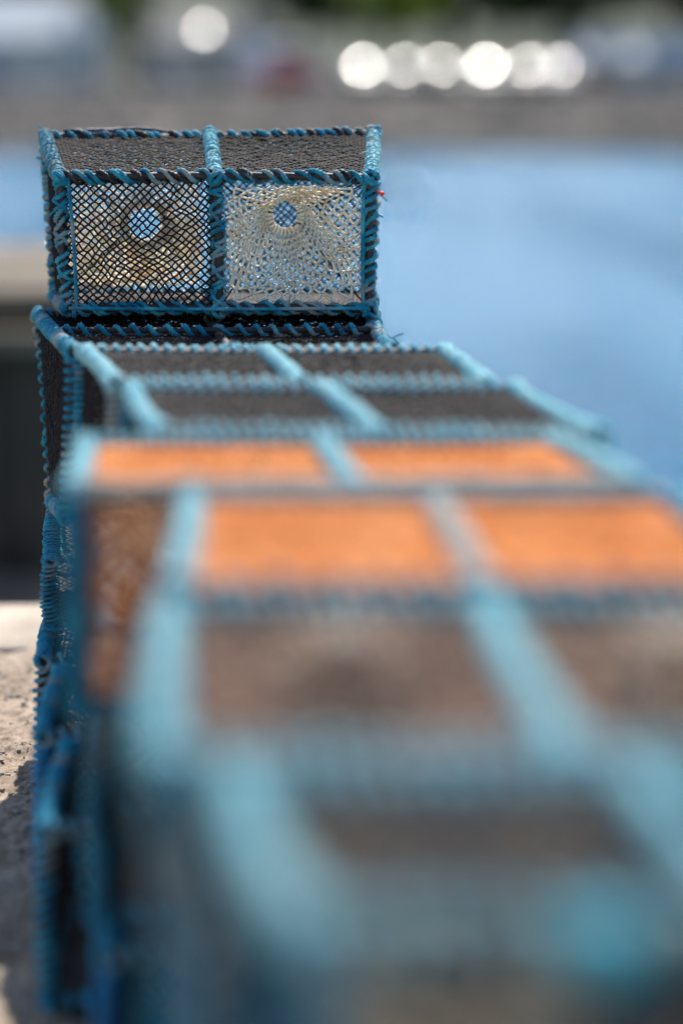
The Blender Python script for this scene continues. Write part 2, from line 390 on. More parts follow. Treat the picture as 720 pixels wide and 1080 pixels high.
mb=MB(); mb.blobs([(.083,4.985,1.146)],.0065); mb.sweep([(.066,4.983,1.152),(.075,4.98,1.150),(.085,4.984,1.143)],.0028,6)
fo=mb.build('red_twine_knot',M['red'],A); fo.location=-Vector(orgA)
# --- top row of the stack, far to near
B,orgB,_=make_creel(np.array([(-.530,4.56,.555),(.085,4.56,.560),(.06,5.03,.50),(-.615,5.05,.495),(-.503,4.52,.878),(.095,4.52,.878),(.066,5.20,.874),(-.655,5.22,.872)]),
    'black netted creel carrying the highest creel, its left rail whipped in pale rope',q=3,cell=.0145,twine=.0014,pitch=.030,end_pitch=.0115,rc=.0085,
    eyes=False,spec={2:dict(pitch=.026,rope='rope_pale'),4:dict(pitch=.02),8:dict(pitch=.018),10:dict(pitch=.028),13:dict(pitch=.2,rope='core',rr=.002),3:dict(pitch=.034)})
pa=bez(np.array([-.575,4.84,.882])-orgB,np.array([.078,4.84,.884])-orgB,60,(0,.006,-.002))
mb=MB(); mb.sweep(pa,.006,10,3,260,.14); lr=mb.build('lacing_rope',M['core'],B)
mb=MB(); helix_lash(mb,pa,.006,.0042,.034,3,wob=.9); mb.build('rope_lashing',M['rope'],lr)
make_creel(box8((-.380,4.02),(.241,4.01),(.190,4.45),(-.478,4.46),.602,.886,.02),
    'black topped creel just in front of the one carrying the highest creel, slightly blurred',q=2,cell=.0145,twine=.0014,pitch=.024,end_pitch=.012,rope_top='rope_pale',rr=.0046)
make_creel(box8((-.264,3.50),(.372,3.47),(.285,3.94),(-.345,3.94),.602,.886,.02),
    'black topped creel directly behind the narrow orange topped one',q=2,cell=.0145,twine=.0015,pitch=.022,end_pitch=.012,rope_top='rope_pale',rr=.0048)
make_creel(box8((-.340,3.03),(.374,3.06),(.302,3.40),(-.360,3.385),.602,.886,.01),
    'orange netted creel behind the nearest orange one, its top a narrow strip',q=1,top='net_orange',ends='net_orange',sides='net_brown',front_mat='net_orange',cell=.0135,twine=.0018,
    pitch=.018,end_pitch=.0115,rope_top='rope_pale',rr=.0052,spec={2:dict(pitch=.0115,rope='rope_faded')})
make_creel(box8((-.172,2.45),(.466,2.46),(.412,2.945),(-.185,2.945),.602,.886,.01),
    'large orange topped creel in the middle foreground, widest orange panels of all',q=1,top='net_orange',ends='net_orange',sides='net_brown',cell=.0135,twine=.0018,
    pitch=.030,end_pitch=.0125,rr=.0054,rope_top='rope',spec={13:dict(pitch=.013,rope='rope_faded'),2:dict(pitch=.05),3:dict(pitch=.0125,rope='rope_faded'),6:dict(pitch=.012,rope='rope_pale')})
G,orgG,cG=make_creel(box8((-.142,1.83),(.506,1.83),(.463,2.36),(-.172,2.36),.602,.886,.0),
    'brown netted creel lying with a cream eye under its top, second nearest the camera',q=1,top='net_brown',ends='net',sides='net',cell=.030,twine=.0013,
    pitch=.022,end_pitch=.012,rr=.0054,eyes=False,rope_top='rope_pale')
for (a,b,cc,d) in ((cG[4],(cG[4]+cG[5])/2,(cG[7]+cG[6])/2,cG[7]),((cG[4]+cG[5])/2,cG[5],cG[6],(cG[7]+cG[6])/2)):
    ctr=np.array([(a+b+cc+d)[0]/4,2.25,.822]); ctr[1:]-=orgG[1:]
    funnel((a,b,cc,d),ctr,.055,(0,1,-.30),G,1,'rust_net')
H,orgH,cH=make_creel(box8((-.020,1.46),(.560,1.46),(.525,1.77),(-.080,1.77),.602,.886,.0),
    'nearest creel of all, black netted with a cyan knot added as a rail highlight',q=1,top='net',ends='net',sides='net',cell=.017,twine=.0014,
    pitch=.024,end_pitch=.0125,rr=.0056,rope_top='rope_pale')
mb=MB()
for k in range(3): knot(mb,np.array([.150+.018*k,1.450,.886]),.014,.0062,1)  # knots added to stand in for a bright highlight on the rail
fo=mb.build('highlight_knot',M['rope_highlight'],H); fo.location=-Vector(orgH)

# --- creels underneath: one built, the rest copied
GEN=box8((-.31,-.225),(.31,-.225),(.31,.225),(-.31,.225),.014,.286,.01)
proto,po,_=make_creel(GEN,'x',q=2,rope='rope_lifted',cell=.017,twine=.0014,pitch=.024,end_pitch=.0185,rr=.0044)
proto.location=(0,0,0)
# (left x front, left x back, front y, back y, level, label, vivid)
LOW=[(-.535,-.635,4.68,5.18,1,'black creel in the middle of the farthest stack, two below the highest creel',0),
 (-.555,-.615,4.50,4.95,0,'teal roped creel on the ground at the bottom of the farthest stack',0),
 (-.400,-.435,3.98,4.43,1,'teal roped creel in the middle of the second farthest stack',0),
 (-.500,-.545,3.98,4.42,0,'creel on the ground with vivid blue corner posts, in the second farthest stack',1),
 (-.350,-.38,3.49,3.92,1,'teal roped middle creel of the stack just behind the narrow orange topped creel',0),
 (-.440,-.475,3.475,3.92,0,'teal roped creel on the ground standing out furthest left in the foreground stacks',0),
 (-.320,-.345,3.03,3.40,1,'teal roped creel in the middle of the stack under the narrow orange topped creel',0),
 (-.300,-.335,2.97,3.40,0,'creel on the ground with vivid blue posts, under the narrow orange topped creel',1),
 (-.180,-.19,2.46,2.93,1,'teal roped creel directly under the large orange topped creel',0),
 (-.190,-.20,2.45,2.92,0,'teal roped creel on the ground below the large orange topped creel',0),
 (-.14,-.165,1.85,2.35,1,'teal roped creel directly under the brown netted creel',0),
 (-.15,-.165,1.85,2.35,0,'teal roped creel on the ground below the brown netted creel',0),
 (-.06,-.09,1.46,1.78,1,'teal roped creel directly under the nearest creel of all',0),
 (-.06,-.09,1.46,1.78,0,'teal roped creel on the ground below the nearest creel of all',0)]
for i,(xf,xb,yf,yb,lv,lab,viv) in enumerate(LOW):
    o=proto if i==0 else copy_tree(proto)
    dpt=yb-yf; ang=math.atan2(xf-xb,dpt)*.45        # yaw of the left end
    sx=1.02+.06*random.random()
    o.rotation_euler=(0,0,ang); o.scale=(sx,dpt/.45*.985,.50 if i==0 else 1)
    if i==0: o.rotation_euler=(R(4.),0,ang)             # propped up at the back by the rail below
    cx=xb+math.sin(ang)*dpt/2+.316*sx*math.cos(ang)+.012; cy=(yf+yb)/2+.31*sx*math.sin(ang)*.55
    o.location=(cx,cy,.002+.3*lv+(.020 if i==0 else 0)); tag(o,lab)
    if viv:  # only the two front posts have the newer, brighter twine
        posts=[ch for ch in o.children if ch.name.startswith('corner_post')][:2]
        for ch in posts:
            for g in ch.children: g.material_slots[0].link='OBJECT'; g.material_slots[0].material=M['rope_vivid']

# ------------------------------------------------------------------ quay ground
def fbm(x,y,s,o=4): return mnoise.fractal(Vector((x*s,y*s,3.1)),1.,2.,o)
def gnd(x,y):
    h=.010*fbm(x,y,2.2,3)+.010*fbm(x,y,14,4)+.005*fbm(x,y,55,4)
    h-=.018*max(0,1-abs(y-3.62-.10*math.sin(x*5)-.06*fbm(x,y,5,2))/.05)      # broken lip of the worn slab
    if y<3.62+.10*math.sin(x*5): h-=.012
    return h
xs=np.unique(np.concatenate([np.linspace(-25,-3,20),np.linspace(-3,-.9,40),np.linspace(-.9,-.25,110),np.linspace(-.25,3,50),np.linspace(3,14,12)]))
ys=np.unique(np.concatenate([np.linspace(-10,0,12),np.linspace(0,3.2,50),np.linspace(3.2,5.72,330)]))
P=np.array([[(x,y,gnd(x,y)*(1 if abs(x)<4 else .3)-.006) for x in xs] for y in ys])
gm,nt,b=new_mat('gritty_quay'); L=nt.links.new
tc=N(nt,'ShaderNodeTexCoord')
n1=N(nt,'ShaderNodeTexNoise',Scale=5.,Detail=8.,Roughness=.65); L(tc.outputs['Object'],n1.inputs['Vector'])
n2=N(nt,'ShaderNodeTexNoise',Scale=70.,Detail=6.,Roughness=.7); L(tc.outputs['Object'],n2.inputs['Vector'])
r1=ramp(nt,n1.outputs['Fac'],[(.32,(.27,.195,.135)),(.5,(.40,.305,.225)),(.68,(.49,.405,.325))])
r2=ramp(nt,n2.outputs['Fac'],[(.34,(.35,.33,.32)),(.5,(.9,.88,.86)),(.7,(1.1,1.08,1.05))])
mx=N(nt,'ShaderNodeMix',data_type='RGBA',blend_type='MULTIPLY'); mx.inputs['Factor'].default_value=.8
L(r1.outputs['Color'],mx.inputs['A']); L(r2.outputs['Color'],mx.inputs['B']); L(mx.outputs['Result'],b.inputs['Base Color'])
bp=N(nt,'ShaderNodeBump',Strength=.9,Distance=.006); L(n2.outputs['Fac'],bp.inputs['Height']); L(bp.outputs['Normal'],b.inputs['Normal'])
b.inputs['Roughness'].default_value=.9
mb=MB(); mb.grid(P[:,:,:]); g=mb.build('ground',gm); tag(g,kind='structure')
# grit and pebbles
peb=[noisy('pebble_stone',[(.3,(.22,.16,.12)),(.5,(.36,.30,.25)),(.7,(.5,.45,.4))],scale=9,rough=.85)]
mb=MB()
ico=np.array([(0,0,1),(.894,0,.447),(.276,.851,.447),(-.724,.526,.447),(-.724,-.526,.447),(.276,-.851,.447),(.724,.526,-.447),(-.276,.851,-.447),(-.894,0,-.447),(-.276,-.851,-.447),(.724,-.526,-.447),(0,0,-1)])
icf=np.array([(0,1,2),(0,2,3),(0,3,4),(0,4,5),(0,5,1),(1,6,2),(2,7,3),(3,8,4),(4,9,5),(5,10,1),(6,7,2),(7,8,3),(8,9,4),(9,10,5),(10,6,1),(11,7,6),(11,8,7),(11,9,8),(11,10,9),(11,6,10)])
for k in range(5200):
    x=random.uniform(-1.15,-.40); y=random.uniform(3.3,5.6); s=.0012+.0075*random.random()**4.5
    v=ico*(1+.35*rng.normal(size=(12,1))*.6)*s*np.array([1,random.uniform(.6,1),random.uniform(.45,.8)])
    mb.add(v+np.array([x,y,gnd(x,y)-.006+s*.25]),None,icf)
tag(mb.build('pebbles',peb[0],smooth=False),'loose grit and small pebbles scattered over the quay beside the creels','pebbles',kind='stuff')
# quay wall with coping stones
stone=noisy('dressed_stone',[(.3,(.27,.215,.16)),(.55,(.41,.335,.26)),(.75,(.50,.425,.34))],scale=6,rough=.85,bump=.6,bscale=40,dist=.01)
wallm=noisy('sea_stained_stone',[(.3,(.05,.033,.022)),(.55,(.115,.080,.055)),(.75,(.20,.15,.105))],scale=1.6,rough=.85,bump=.8,bscale=9,dist=.05)
qw=empty('quay_wall',(0,5.7,-4.5)); tag(qw,'stone quay edge of pale coping blocks at the far side of the creel stacks','quay wall')
off=Vector((0,5.7,-4.5))
mb=MB(); mb.box((-25,-10,-4.5),(14,6.15,-.32)); mb.box((-25,6.15,-4.5),(-14,14.69,-.03)); mb.box((-25,-10,-.32),(14,5.70,-.05)); o=mb.build('wall_face',wallm,qw,False); o.location=-off
x=-14.0
while x<13.5:
    w=random.uniform(.85,1.35); mb=MB()
    mb.bevbox((x+.006,5.735,-.315),(x+w-.006,6.23+random.uniform(-.01,.01),random.uniform(-.004,.006)),.018)
    o=mb.build('coping_stone',stone,qw); o.location=-off; x+=w
# opposite arm of the harbour on the left
J0=Vector((-13.5,16.4,-4.5)); jt=empty('stone_jetty',tuple(J0)); tag(jt,'dark stone jetty arm across the inlet behind the stack at the left','jetty')
slabm=noisy('weedy_slab',[(.3,(.09,.068,.045)),(.7,(.18,.14,.095))],scale=2,rough=.9,bump=.4,bscale=20)
timber=noisy('weathered_timber',[(.3,(.15,.11,.07)),(.7,(.27,.20,.13))],scale=5,rough=.85,bump=.5,bscale=25)
mb=MB(); mb.box((-25,14.85,-4.5),(-1.62,18.1,-.20)); o=mb.build('jetty_wall',wallm,jt,False); o.location=-J0
x=-25.
while x<-1.8:
    w=min(random.uniform(1.1,1.9),-1.57-x)
    for y0,y1 in ((14.72,15.75),(15.76,17.0),(17.01,18.2)):
        mb=MB(); mb.bevbox((x+.01,y0,-.20+.003),(x+w-.01,y1-.01,random.uniform(-.02,.01)),.03); o=mb.build('paving_slab',slabm,jt); o.location=-J0
    x+=w
mb=MB(); mb.bevbox((-25,14.45,-.36),(-1.66,14.846,-.14-.10),.02); o=mb.build('timber_fender',timber,jt); o.location=-J0
for k in range(9):
    mb=MB(); xx=-2.3-k*2.4; mb.bevbox((xx-.14,14.60,-4.4),(xx+.14,14.845,-.365),.03); o=mb.build('fender_post',wallm,jt); o.location=-J0
mb=MB(); mb.bevbox((-25,13.4,-4.45),(-1.64,14.59,-1.72),.06); o=mb.build('footing',wallm,jt); o.location=-J0

# ------------------------------------------------------------------ water
wm,nt,b=new_mat('harbour_water'); L=nt.links.new
b.inputs['Base Color'].default_value=(.003,.185,.36,1); b.inputs['Roughness'].default_value=.16; b.inputs['IOR'].default_value=1.333; b.inputs['Specular IOR Level'].default_value=.28
tc=N(nt,'ShaderNodeTexCoord'); mp=N(nt,'ShaderNodeMapping'); mp.inputs['Scale'].default_value=(.75,1.,1.)
L(tc.outputs['Object'],mp.inputs['Vector'])
w1=N(nt,'ShaderNodeTexNoise',Scale=.55,Detail=6.,Roughness=.62); L(mp.outputs['Vector'],w1.inputs['Vector'])
w2=N(nt,'ShaderNodeTexNoise',Scale=3.2,Detail=4.,Roughness=.6); L(mp.outputs['Vector'],w2.inputs['Vector'])
b1=N(nt,'ShaderNodeBump',Strength=1.,Distance=1.5); L(w1.outputs['Fac'],b1.inputs['Height'])
w3=N(nt,'ShaderNodeTexNoise',Scale=.35,Detail=4.,Roughness=.6); mp3=N(nt,'ShaderNodeMapping'); mp3.inputs['Scale'].default_value=(.55,.10,1.); L(tc.outputs['Object'],mp3.inputs['Vector']); L(mp3.outputs['Vector'],w3.inputs['Vector'])
rr3=N(nt,'ShaderNodeMapRange'); rr3.inputs['From Min'].default_value=.38; rr3.inputs['From Max'].default_value=.62; rr3.inputs['To Min'].default_value=.22; rr3.inputs['To Max'].default_value=.12; L(w3.outputs['Fac'],rr3.inputs['Value']); L(rr3.outputs['Result'],b.inputs['Roughness'])
r3=ramp(nt,w3.outputs['Fac'],[(.38,(.62,.62,.62)),(.62,(1,1,1))]); L(r3.outputs['Color'],b1.inputs['Strength'])
b2=N(nt,'ShaderNodeBump',Strength=1.,Distance=.26); L(w2.outputs['Fac'],b2.inputs['Height']); L(b1.outputs['Normal'],b2.inputs['Normal'])
L(b2.outputs['Normal'],b.inputs['Normal'])
mb=MB(); mb.add([(-600,-60,-3.91),(600,-60,-3.91),(600,140,-3.91),(-600,140,-3.91)],[(0,1,2,3)]); tag(mb.build('water',wm),kind='structure')
# buoy, added and enlarged for a faint disc of light on the water
by=empty('glint_buoy',(2.2,84,-3.95)); by.scale=(1.8,1.8,1.8); tag(by,'pale buoy enlarged for a faint light disc on the water right of the highest creel','buoy')
prof=[(.0,-.12),(.16,-.10),(.26,.0),(.30,.14),(.26,.30),(.15,.40),(.05,.43),(.045,.52),(0,.53)]
def lathe(mb,prof,n=24,M4=None):
    th=np.arange(n+1)/n*2*np.pi
    G_=np.array([[(r*math.cos(t),r*math.sin(t),z) for t in th] for r,z in prof])
    if M4 is not None: G_=np.array([[tuple(M4@Vector(p)) for p in row] for row in G_])
    mb.grid(G_)
mb=MB(); lathe(mb,prof); mb.build('float',flat('white_plastic',(.8,.8,.78),.3),by)
mb=MB(); T=np.linspace(0,2*np.pi,20); mb.sweep(np.stack([.06*np.cos(T),0*T,.58+.06*np.sin(T)],1),.012,6); mb.build('shackle',flat('galvanised',(.4,.4,.4),.4,1.),by)

# ------------------------------------------------------------------ far shore
ZQ=-.86
bankm=noisy('shore_stone',[(.3,(.075,.064,.053)),(.52,(.185,.158,.132)),(.75,(.33,.285,.24))],scale=.35,detail=8,rough=.9,bump=.7,bscale=3,dist=.2)
landm=noisy('far_tarmac',[(.3,(.10,.10,.098)),(.7,(.17,.165,.16))],scale=.3,rough=.9)
hillm=noisy('hill_scrub',[(.3,(.009,.016,.005)),(.55,(.018,.030,.008)),(.75,(.045,.055,.016))],scale=.16,detail=9,rough=.95)
X=np.linspace(-260,260,90)
mb=MB(); mb.grid(np.array([[(x,y,z+ .25*fbm(x,y,.3,3)*(0<k<5)) for x in X] for k,(y,z) in enumerate(((124.5,-4.4),(125.6,-3.85),(128,-3.0),(131,-2.2),(133.8,-1.4),(135.8,ZQ)))])); tag(mb.build('shore_bank',bankm),kind='structure')
mb=MB(); mb.grid(np.array([[(x,y,ZQ) for x in X] for y in (135.8,141,148,156,163)])); tag(mb.build('far_quay',landm),kind='structure')
Yh=np.linspace(163,420,40)
mb=MB(); mb.grid(np.array([[(x,y,ZQ+min(1,(y-163)/150)**1.2*(26+9*fbm(x,y,.012,4))) for x in X] for y in Yh])); tag(mb.build('hill',hillm),kind='structure')
# boulders of the bank
mb=MB()
for k in range(3800):
    x=random.uniform(-42,42); t=random.random(); y=124.9+t*10.6; z=-4.1+t*3.15; s=random.uniform(.18,.55)*(1.25 if t<.4 else 1)
    v=ico*(1+.22*rng.normal(size=(12,1)))*s*np.array([random.uniform(.8,1.4),1,random.uniform(.6,.9)])
    mb.add(v+np.array([x,y,z]),None,icf)
tag(mb.build('boulders',bankm,smooth=False),'grey brown rubble boulders along the far waterline','rubble',kind='stuff')

# --- trees
def leafm(nm,c): return noisy(nm,[(.3,tuple(x*.55 for x in c)),(.5,c),(.75,tuple(x*1.7 for x in c))],scale=.9,detail=3,rough=.8,spec=.15)
LEAF=[leafm('dark_leaves',(.028,.05,.014)),leafm('green_leaves',(.06,.10,.02)),leafm('yellow_green_leaves',(.17,.22,.035))]
for lm in LEAF: translucent(lm,.4)
bark=noisy('bark',[(.3,(.05,.04,.03)),(.7,(.12,.10,.08))],scale=4,rough=.9)
def tree(x,y,h,w,kind,label,zb=ZQ,n=4200,group='trees on the far shore'):
    t=empty('broadleaf_tree',(x,y,zb)); tag(t,label,'tree',group)
    mb=MB(); mb.sweep(bez((0,0,-.3),(random.uniform(-.4,.4),0,h*.62),10,(random.uniform(-.3,.3),0,0)),np.linspace(.06*w,.02*w,10),8)
    tips=[]
    for k in range(11):
        a=random.uniform(0,6.28); z0=h*random.uniform(.22,.55); e=np.array([math.cos(a)*w*random.uniform(.35,.8),math.sin(a)*w*random.uniform(.35,.8),h*random.uniform(.5,.92)])
        mb.sweep(bez((0,0,z0),e,8,(0,0,.1*h)),np.linspace(.022*w,.006*w,8),6); tips.append(e)
    tips.append(np.array([0,0,h*.9]))
    mb.build('trunk',bark,t)
    cl=[]
    for k in range(46):
        b=tips[k%len(tips)]; cl.append((b+rng.normal(size=3)*np.array([w*.24,w*.24,h*.10]),w*random.uniform(.16,.34)))
    V=[];mb=MB()
    per=n//len(cl)
    for c,r in cl:
        d=rng.normal(size=(per,3)); d/=np.linalg.norm(d,axis=1)[:,None]; p=c+d*r*(rng.random((per,1))**.4)*np.array([1,1,.75])
        p=p[p[:,2]>h*.16]; m=len(p)
        if not m: continue
        s=(.10+.16*rng.random((m,1)))*(w/3.2)**.5
        a=rng.normal(size=(m,3)); a/=np.linalg.norm(a,axis=1)[:,None]; bb=np.cross(a,rng.normal(size=(m,3))); bb/=np.linalg.norm(bb,axis=1)[:,None]
        q=np.stack([p-a*s*1.5,p+bb*s*.7,p+a*s*1.5,p-bb*s*.7],1)
        mb.add(q.reshape(-1,3),np.arange(m*4).reshape(-1,4))
    mb.build('crown',LEAF[kind],t,False)
tree(-13.6,149,7.5,2.4,2,'light yellow green tree between the pale left building and the cottage')
tree(-2.6,152.5,9,3.6,0,'dark tree just right of the cottage gable')
tree(2.8,151,9.0,4.6,2,'light green tree behind the left end of the row of parked cars')
tree(6.6,152.5,8,3.3,1,'mid green tree behind the middle of the row of parked cars')
tree(10.6,155,10,4.2,0,'dark tree behind the right end of the row of parked cars')
tree(15.6,157,9.5,4.2,0,'dark tree behind the brown door end of the low shed')
tree(21,158,10.5,4.6,0,'dark tree behind the middle of the low shed')
tree(26.5,157,9,4.0,1,'green tree beyond the right end of the low shed')
tree(-27,156,10,4.2,1,'green tree behind the pale building at the far left')
tree(-20,163,11,4.6,0,'dark tree rising behind the roof of the pale left building')
for k in range(16):
    pass

# --- buildings
def building(name,x0,x1,y0,y1,eave,ridge,wallmat,roofmat,label,cat,wins,doors=(),chimneys=(),skyl=None,trim=None):
    b0=empty(name,((x0+x1)/2,(y0+y1)/2,ZQ)); tag(b0,label,cat); w=(x1-x0)/2; d=(y1-y0)/2
    mb=MB(); pr=[(-d,-.3),(-d,eave),(0,ridge-.06),(d,eave),(d,-.3)]
    v=[(-w,y,z) for y,z in pr]+[(w,y,z) for y,z in pr]
    mb.add(v,[(0,1,6,5),(3,4,9,8),(0,5,9,4)],[(0,2,1),(0,3,2),(0,4,3),(5,6,7),(5,7,8),(5,8,9)]); mb.build('wall',wallmat,b0,False)
    mb=MB(); ov=.3; sl=(ridge-eave)/d
    for s in (-1,1):
        e=eave-ov*sl; v=[(-w-ov,s*(d+ov),e),(w+ov,s*(d+ov),e),(w+ov,0,ridge),(-w-ov,0,ridge)]
        v2=[(p[0],p[1],p[2]+.14) for p in v]; mb.add(v+v2,[(0,1,2,3),(4,5,6,7),(0,1,5,4),(1,2,6,5),(3,0,4,7)])
    rf=mb.build('roof',roofmat,b0,False)
    for cx in chimneys:
        mb=MB(); mb.bevbox((cx-.4,-.35,ridge-.5),(cx+.4,.35,ridge+1.0),.03); ch=mb.build('chimney',wallmat,rf)
        for k in (-.18,.18):
            mb=MB(); lathe(mb,[(.11,ridge+.99),(.13,ridge+1.1),(.10,ridge+1.35),(0.08,ridge+1.35)],12,Matrix.Translation((cx+k,0,0))); mb.build('chimney_pot',flat('terracotta',(.35,.14,.08),.8),rf)
    gl=M['glass']
    for (wx,wz,ww,wh) in wins:
        mb=MB(); y=-d
        for a,b_ in (((wx-ww/2-.08,y-.06,wz-.08),(wx+ww/2+.08,y-.003,wz)),((wx-ww/2-.08,y-.06,wz+wh),(wx+ww/2+.08,y-.003,wz+wh+.08)),
                    ((wx-ww/2-.08,y-.06,wz),(wx-ww/2,y-.003,wz+wh)),((wx+ww/2,y-.06,wz),(wx+ww/2+.08,y-.003,wz+wh)),((wx-.025,y-.05,wz),(wx+.025,y-.003,wz+wh))): mb.box(a,b_)
        f=mb.build('window',M['white'],b0,False)
        mb=MB(); mb.box((wx-ww/2,y-.02,wz),(wx+ww/2,y-.008,wz+wh)); mb.build('pane',gl,f,False)
    for (wx,ww,wh,mt) in doors:
        mb=MB(); mb.box((wx-ww/2,-d-.05,0),(wx+ww/2,-d-.003,wh)); dr=mb.build('door',mt,b0,False)
        mb=MB(); mb.bevbox((wx+ww*.35,-d-.11,.95),(wx+ww*.42,-d-.052,1.05),.01); mb.build('handle',M['chrome'],dr)
    if skyl:
        sx,t,sw,sh=skyl; nrm=Vector((0,-sl,1)).normalized(); al=Vector((0,1,sl)).normalized()
        base=Vector((0,-d,eave))+al*t+nrm*.16
        mb=MB(); n=13
        G_=np.array([[tuple(base+Vector(((sx+(u-.5)*sw),0,0))+al*((v-.5)*sh)+nrm*(.05-.5*(((u-.5)*sw)**2+((v-.5)*sh)**2)/2.4)) for u in np.linspace(0,1,n)] for v in np.linspace(0,1,n)])
        mb.grid(G_); sk=mb.build('roof_light',M['glint_glass'],rf)
        mb=MB()
        for (u0,u1,v0,v1) in ((-.5,.5,-.56,-.5),(-.5,.5,.5,.56),(-.56,-.5,-.56,.56),(.5,.56,-.56,.56)):
            pts=[]
            for dz in (-.05,.03):
                for (u,v) in ((u0,v0),(u1,v0),(u1,v1),(u0,v1)): pts.append(tuple(base+Vector((sx+u*sw,0,0))+al*(v*sh)+nrm*dz))
            mb.add(pts,[(0,3,2,1),(4,5,6,7),(0,1,5,4),(1,2,6,5),(2,3,7,6),(3,0,4,7)])
        mb.build('roof_light_frame',M['white'],sk,False)
    return b0
M['white']=flat('white_paint',(.75,.75,.74),.5); M['chrome']=flat('chrome',(.7,.7,.7),.2,1.)
M['glass']=flat('dark_glass',(.03,.035,.04),.08,0,1.5)
M['glint_glass']=flat('curved_glass',(.03,.035,.04),.14,0,1.9,var=.05)
harl=noisy('grey_harling',[(.3,(.50,.49,.47)),(.7,(.64,.62,.60))],scale=.8,rough=.9,bump=.4,bscale=12)
harl2=noisy('cream_harling',[(.3,(.42,.40,.36)),(.7,(.56,.53,.49))],scale=.8,rough=.9,bump=.4,bscale=12)
slate=noisy('slate_roof',[(.3,(.09,.09,.095)),(.7,(.16,.16,.165))],scale=2,rough=.85,bump=.3,bscale=8)
pale=noisy('pale_metal_roof',[(.3,(.42,.45,.48)),(.7,(.54,.56,.58))],scale=.6,rough=.5)
pale.node_tree.nodes['Principled BSDF'].inputs['Roughness'].default_value=.85
shedw=noisy('blue_grey_boards',[(.3,(.26,.28,.29)),(.7,(.38,.40,.41))],scale=1.2,rough=.8)
rust=noisy('rusty_brown_door',[(.3,(.25,.12,.055)),(.7,(.38,.20,.10))],scale=2,rough=.8)
building('harbour_store',-28,-14.6,147,155,2.9,5.4,harl,pale,'long pale grey harbour building with a light metal roof at the far left','building',
    [(-5,1,1.1,1.2),(-2,1,1.1,1.2),(2.4,1,1.1,1.2),(5,1,1.1,1.2)],[(.2,1.0,2.1,flat('blue_door',(.05,.10,.2),.5))],[-5.5])
building('cottage',-12.4,-4.6,148,155,2.5,4.13,harl2,slate,'grey slate roofed cottage left of the trees with a glinting roof light','house',
    [(-2.6,1,1.0,1.2),(2.6,1,1.0,1.2)],[(0,1.0,2.1,flat('green_door',(.04,.09,.06),.5))],[-3.3,3.3],skyl=(-.40,1.6,.95,.95)).rotation_euler=(0,0,R(17))
building('low_shed',14.2,25.5,148.5,154,1.55,2.75,shedw,pale,'long low blue grey shed with a pale roof at the right shore','shed',
    [(0,.55,1.2,.7),(3.2,.55,1.2,.7)],[(-4.6,1.5,1.5,rust)])

